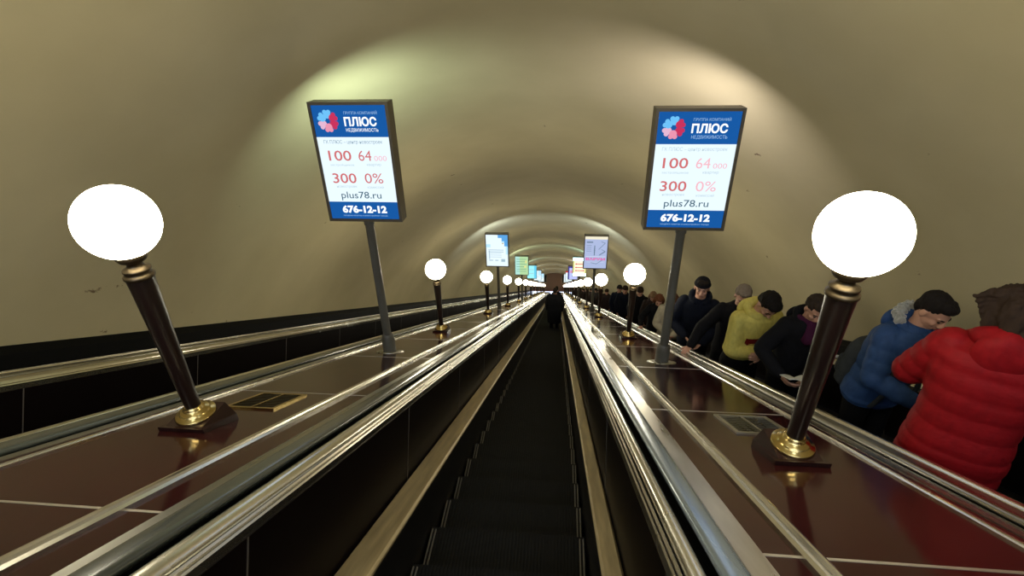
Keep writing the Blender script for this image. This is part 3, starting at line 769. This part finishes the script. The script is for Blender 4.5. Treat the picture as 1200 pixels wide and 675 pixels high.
# nearest rider, red quilted coat, back to the viewer
person('person in a red quilted coat with brown hair, seen from behind at the right edge', 1206, 346, 2.12, 30, (.25, .006, .009), 'red_puffer', hair=(.030, .018, .012), hname='brown_hair', hair_style='long',
       hpitch=18, hyaw=-10, quilt=.0085, puff=.024, hood=1.45, hands={'L': (-.08, .30, .66), 'R': (.10, .32, .64)}, hem=.36, wind=1, width=1.10)
t2, k2, d2 = person('person with short black hair in a blue padded jacket, leaning towards the red coat', 1085, 337, 2.30, 168, (.028, .066, .18), 'blue_puffer', hair=(.014, .011, .010), hname='black_hair',
       hpitch=30, hyaw=-8, quilt=.007, puff=.014, hood=1.1, fur=(.30, .30, .28), lean=.10, hands={'L': (-.12, .34, .66), 'R': (.05, .33, .60)}, hem=.46)
t3, k3, d3 = person('person in a black jacket with a purple scarf, reading a white booklet', 955, 342, 2.10, 180, (.007, .007, .009), 'black_coat', hair=(.035, .024, .017), hname='dark_brown_hair',
       hpitch=32, scarf=(.05, .008, .032), hood=1.0, hands={'L': (.02, .33, .60), 'R': (.22, .28, .60)}, puff=.008)
t4, k4, d4 = person('person in a yellow hooded jacket with a red chest stripe, head bowed', 893, 334, 2.02, 168, (.66, .57, .15), 'yellow_jacket', hair=(.010, .009, .009), hname='black_hair',
       hpitch=52, hood=1.1, lean=.10, hands={'L': (.04, .30, .675), 'R': (.0, .28, .665)}, puff=.012, hem=.56)
person('grey haired person behind the yellow jacket, one hand stretched to the handrail', 872, 331, 2.22, 190, (.006, .006, .008), 'black_coat', hair=(.20, .16, .12), hname='greying_hair',
       hpitch=25, lean=.08, hands={'R': rail(6.35), 'L': (-.12, .2, .58)}, puff=.008)
person('person in a navy hooded coat and black knit cap, facing the viewer', 825, 324, 1.98, 196, (.006, .008, .016), 'navy_coat', cap=(.010, .010, .013),
       hpitch=6, hood=1.3, hands={'R': (.10, .26, .60), 'L': (-.10, .24, .56)}, puff=.012)
person('person in a cream coat half hidden by the right sign pole', 790, 343, 2.12, 190, (.42, .37, .27), 'cream_coat', hair=(.10, .05, .03), hname='auburn_hair', hair_style='long',
       hpitch=30, puff=.012, hood=1.1, hands={'R': (.05, .28, .60), 'L': (-.05, .28, .56)}, voxel=.009)
person('auburn haired person in black, hand on the handrail left of the sign pole', 773, 344, 2.0, 188, (.010, .010, .014), 'black_coat', hair=(.16, .06, .03), hname='red_hair', hair_style='long',
       hpitch=30, hands={'R': rail(9.9), 'L': (-.05, .28, .56)}, voxel=.009)
person('person with fair hair and bowed head behind the auburn haired rider', 766, 341, 2.25, 190, (.03, .02, .018), 'brown_coat', hair=(.28, .17, .09), hname='fair_hair', hair_style='long', hpitch=35, voxel=.010)
person('person with short brown hair in a dark coat, looking down beside the second right lamp', 751, 335, 2.02, 192, (.014, .012, .012), 'black_coat', hair=(.06, .035, .025), hname='brown_hair', hpitch=30, voxel=.010)
person('left one of the two dark coated riders between the second and third right lamps', 726.5, 333.5, 2.05, 190, (.012, .017, .03), 'navy_coat', hair=(.03, .02, .015), hname='dark_hair', hpitch=15, voxel=.011)
person('right one of the two dark coated riders between the second and third right lamps', 733.5, 334, 2.12, 195, (.012, .014, .02), 'navy_coat', hair=(.05, .03, .02), hname='brown_hair', hpitch=20, voxel=.011)
q1 = person('person in a brown coat beside the third right lamp, nearer the viewer', 711.5, 338, 2.05, 190, (.03, .018, .013), 'brown_coat', hair=(.09, .05, .03), hname='brown_hair', hpitch=25, voxel=.012)[0]
q2 = person('person in a dark coat seen just under the globe of the third right lamp', 704.5, 338, 2.05, 190, (.016, .014, .014), 'black_coat', hair=(.04, .025, .02), hname='dark_hair', hpitch=20, voxel=.012)[0]
random.seed(4)
protos = [q1, q2]
s_ = 23.4; i = 0
while s_ < 56:
    x = 2.10+random.uniform(-.1, .55) if i % 2 else 2.05+random.uniform(-.06, .1)
    y = W(x, s_, NR).y; z, yc = tread_z(y)
    c = copy_tree(protos[i % 2]); c.location = (x, yc, z); c.rotation_euler.z += random.uniform(-.25, .25); sc = random.uniform(.93, 1.03)*(1 if i % 2 == 0 else 1); c.scale = (sc, sc, sc)
    tag(c, 'person in dark winter clothes in the distant blurred queue beyond the third right lamp', 'person', 'distant riders on the right escalator')
    s_ += random.uniform(.95, 1.5); i += 1
# the lone figure far down the central steps, seen from behind
person('person in a long black coat far down the central steps, seen from behind', 650.5, 338.5, None, 5, (.008, .008, .009), 'long_black_coat', hair=(.015, .012, .01), hname='dark_hair', hpitch=10, hem=.22, puff=.05,
       pos=19.5, sref=3.31, lvl=-1.62, group='riders on the central steps', voxel=.012, width=1.15, hands={'L': (-.26, .05, .44), 'R': (.26, .05, .44)})
person('second dark clothed person ahead of the lone figure on the central steps', 652.5, 336.5, None, 0, (.010, .010, .012), 'black_coat', hair=(.02, .015, .012), hname='dark_hair', hpitch=10, pos=27, sref=3.31, lvl=-1.62, group='riders on the central steps', voxel=.014)

# ------------------------------------------------------------------ things the riders carry
def place_in(M4, o, loc, rot=(0, 0, 0)):
    o.matrix_world = M4 @ Matrix.Translation(loc) @ Euler(rot).to_matrix().to_4x4()
# booklet held open in front of the reader
wl, wr_ = d3['arms'][0][3], d3['arms'][1][3]; mid = (wl+wr_)/2
b = MB()
for sg in (-1, 1):
    vs = []
    for i in range(9):
        u = i/8; vs += [(sg*.115*u, -.09, .012*math.sin(math.pi*u)+.02*u), (sg*.115*u, .09, .012*math.sin(math.pi*u)+.02*u)]
    vs2 = [(v[0], v[1], v[2]-.006) for v in vs]; n = len(vs)
    b.add(vs+vs2, [(2*i, 2*i+1, 2*i+3, 2*i+2) for i in range(8)]+[(n+2*i+2, n+2*i+3, n+2*i+1, n+2*i) for i in range(8)]+[(2*i, 2*i+2, n+2*i+2, n+2*i) for i in range(8)]+[(2*i+3, 2*i+1, n+2*i+1, n+2*i+3) for i in range(8)]+[(16, 17, n+17, n+16)])
o = b.build('booklet', mat('white_paper', (.72, .70, .62), .7)); tag(o, 'open white booklet held by the rider with the purple scarf', 'booklet')
place_in(d3['M'], o, mid+V(0, .105, .045), (.45, 0, 0))
# red stripe and small mark on the yellow jacket
jk = [c for c in t4.children if c.name.startswith('jacket')][0]; kk = k4; sh4 = d4['sh']; H4 = d4['H']
jk.data.materials.append(cloth('dark_red_band', (.16, .012, .012)))
for p in jk.data.polygons:
    c = p.center
    if .69*H4 < c.z < .725*H4 and sh4(.7*H4)+.05 < c.y < sh4(.7*H4)+.19 and abs(c.x) < .125*kk: p.material_index = 1
# backpack on the back of the rider in blue
b = MB(); loft(b, [(V(0, 0, z), rx, ry) for z, rx, ry in ((0, .12, .05), (.04, .15, .085), (.18, .155, .095), (.34, .145, .085), (.42, .11, .06), (.44, .06, .03))], pw=3)
t = empty('backpack', (0, 0, 0), 0, 'dark grey backpack with a pale stripe on the back of the blue jacket', 'backpack')
link('bag_body', fuse(b, 'bag_body', .008, 2, .006, 12), cloth('charcoal_nylon', (.035, .04, .045), .6), t)
b = MB(); loft(b, [(V(0, -.085, z), rx, ry) for z, rx, ry in ((.05, .10, .025), (.08, .115, .04), (.20, .115, .04), (.23, .10, .02))], pw=3); link('front_pocket', fuse(b, 'front_pocket', .008, 2), M['charcoal_nylon'], t)
b = MB(); b.box(-.12, .12, -.130, -.122, .155, .170); link('pale_stripe', b.mesh('pale_stripe'), mat('reflective_tape', (.6, .62, .6), .35), t)
for sg in (-1, 1):
    b = MB(); sx = sg*.11
    tube(b, [(sx, .08, .40), (sx, .17, .475), (sx, .30, .44), (sx, .345, .28), (sx, .30, .08), (sx, .12, .04)], [.017]*6, 8); link('shoulder_strap', fuse(b, 'shoulder_strap', .007, 1), M['charcoal_nylon'], t)
place_in(d2['M'], t, V(0, d2['sh'](.66*d2['H'])-.225*k2, .455*d2['H']), (-.12, 0, 0))
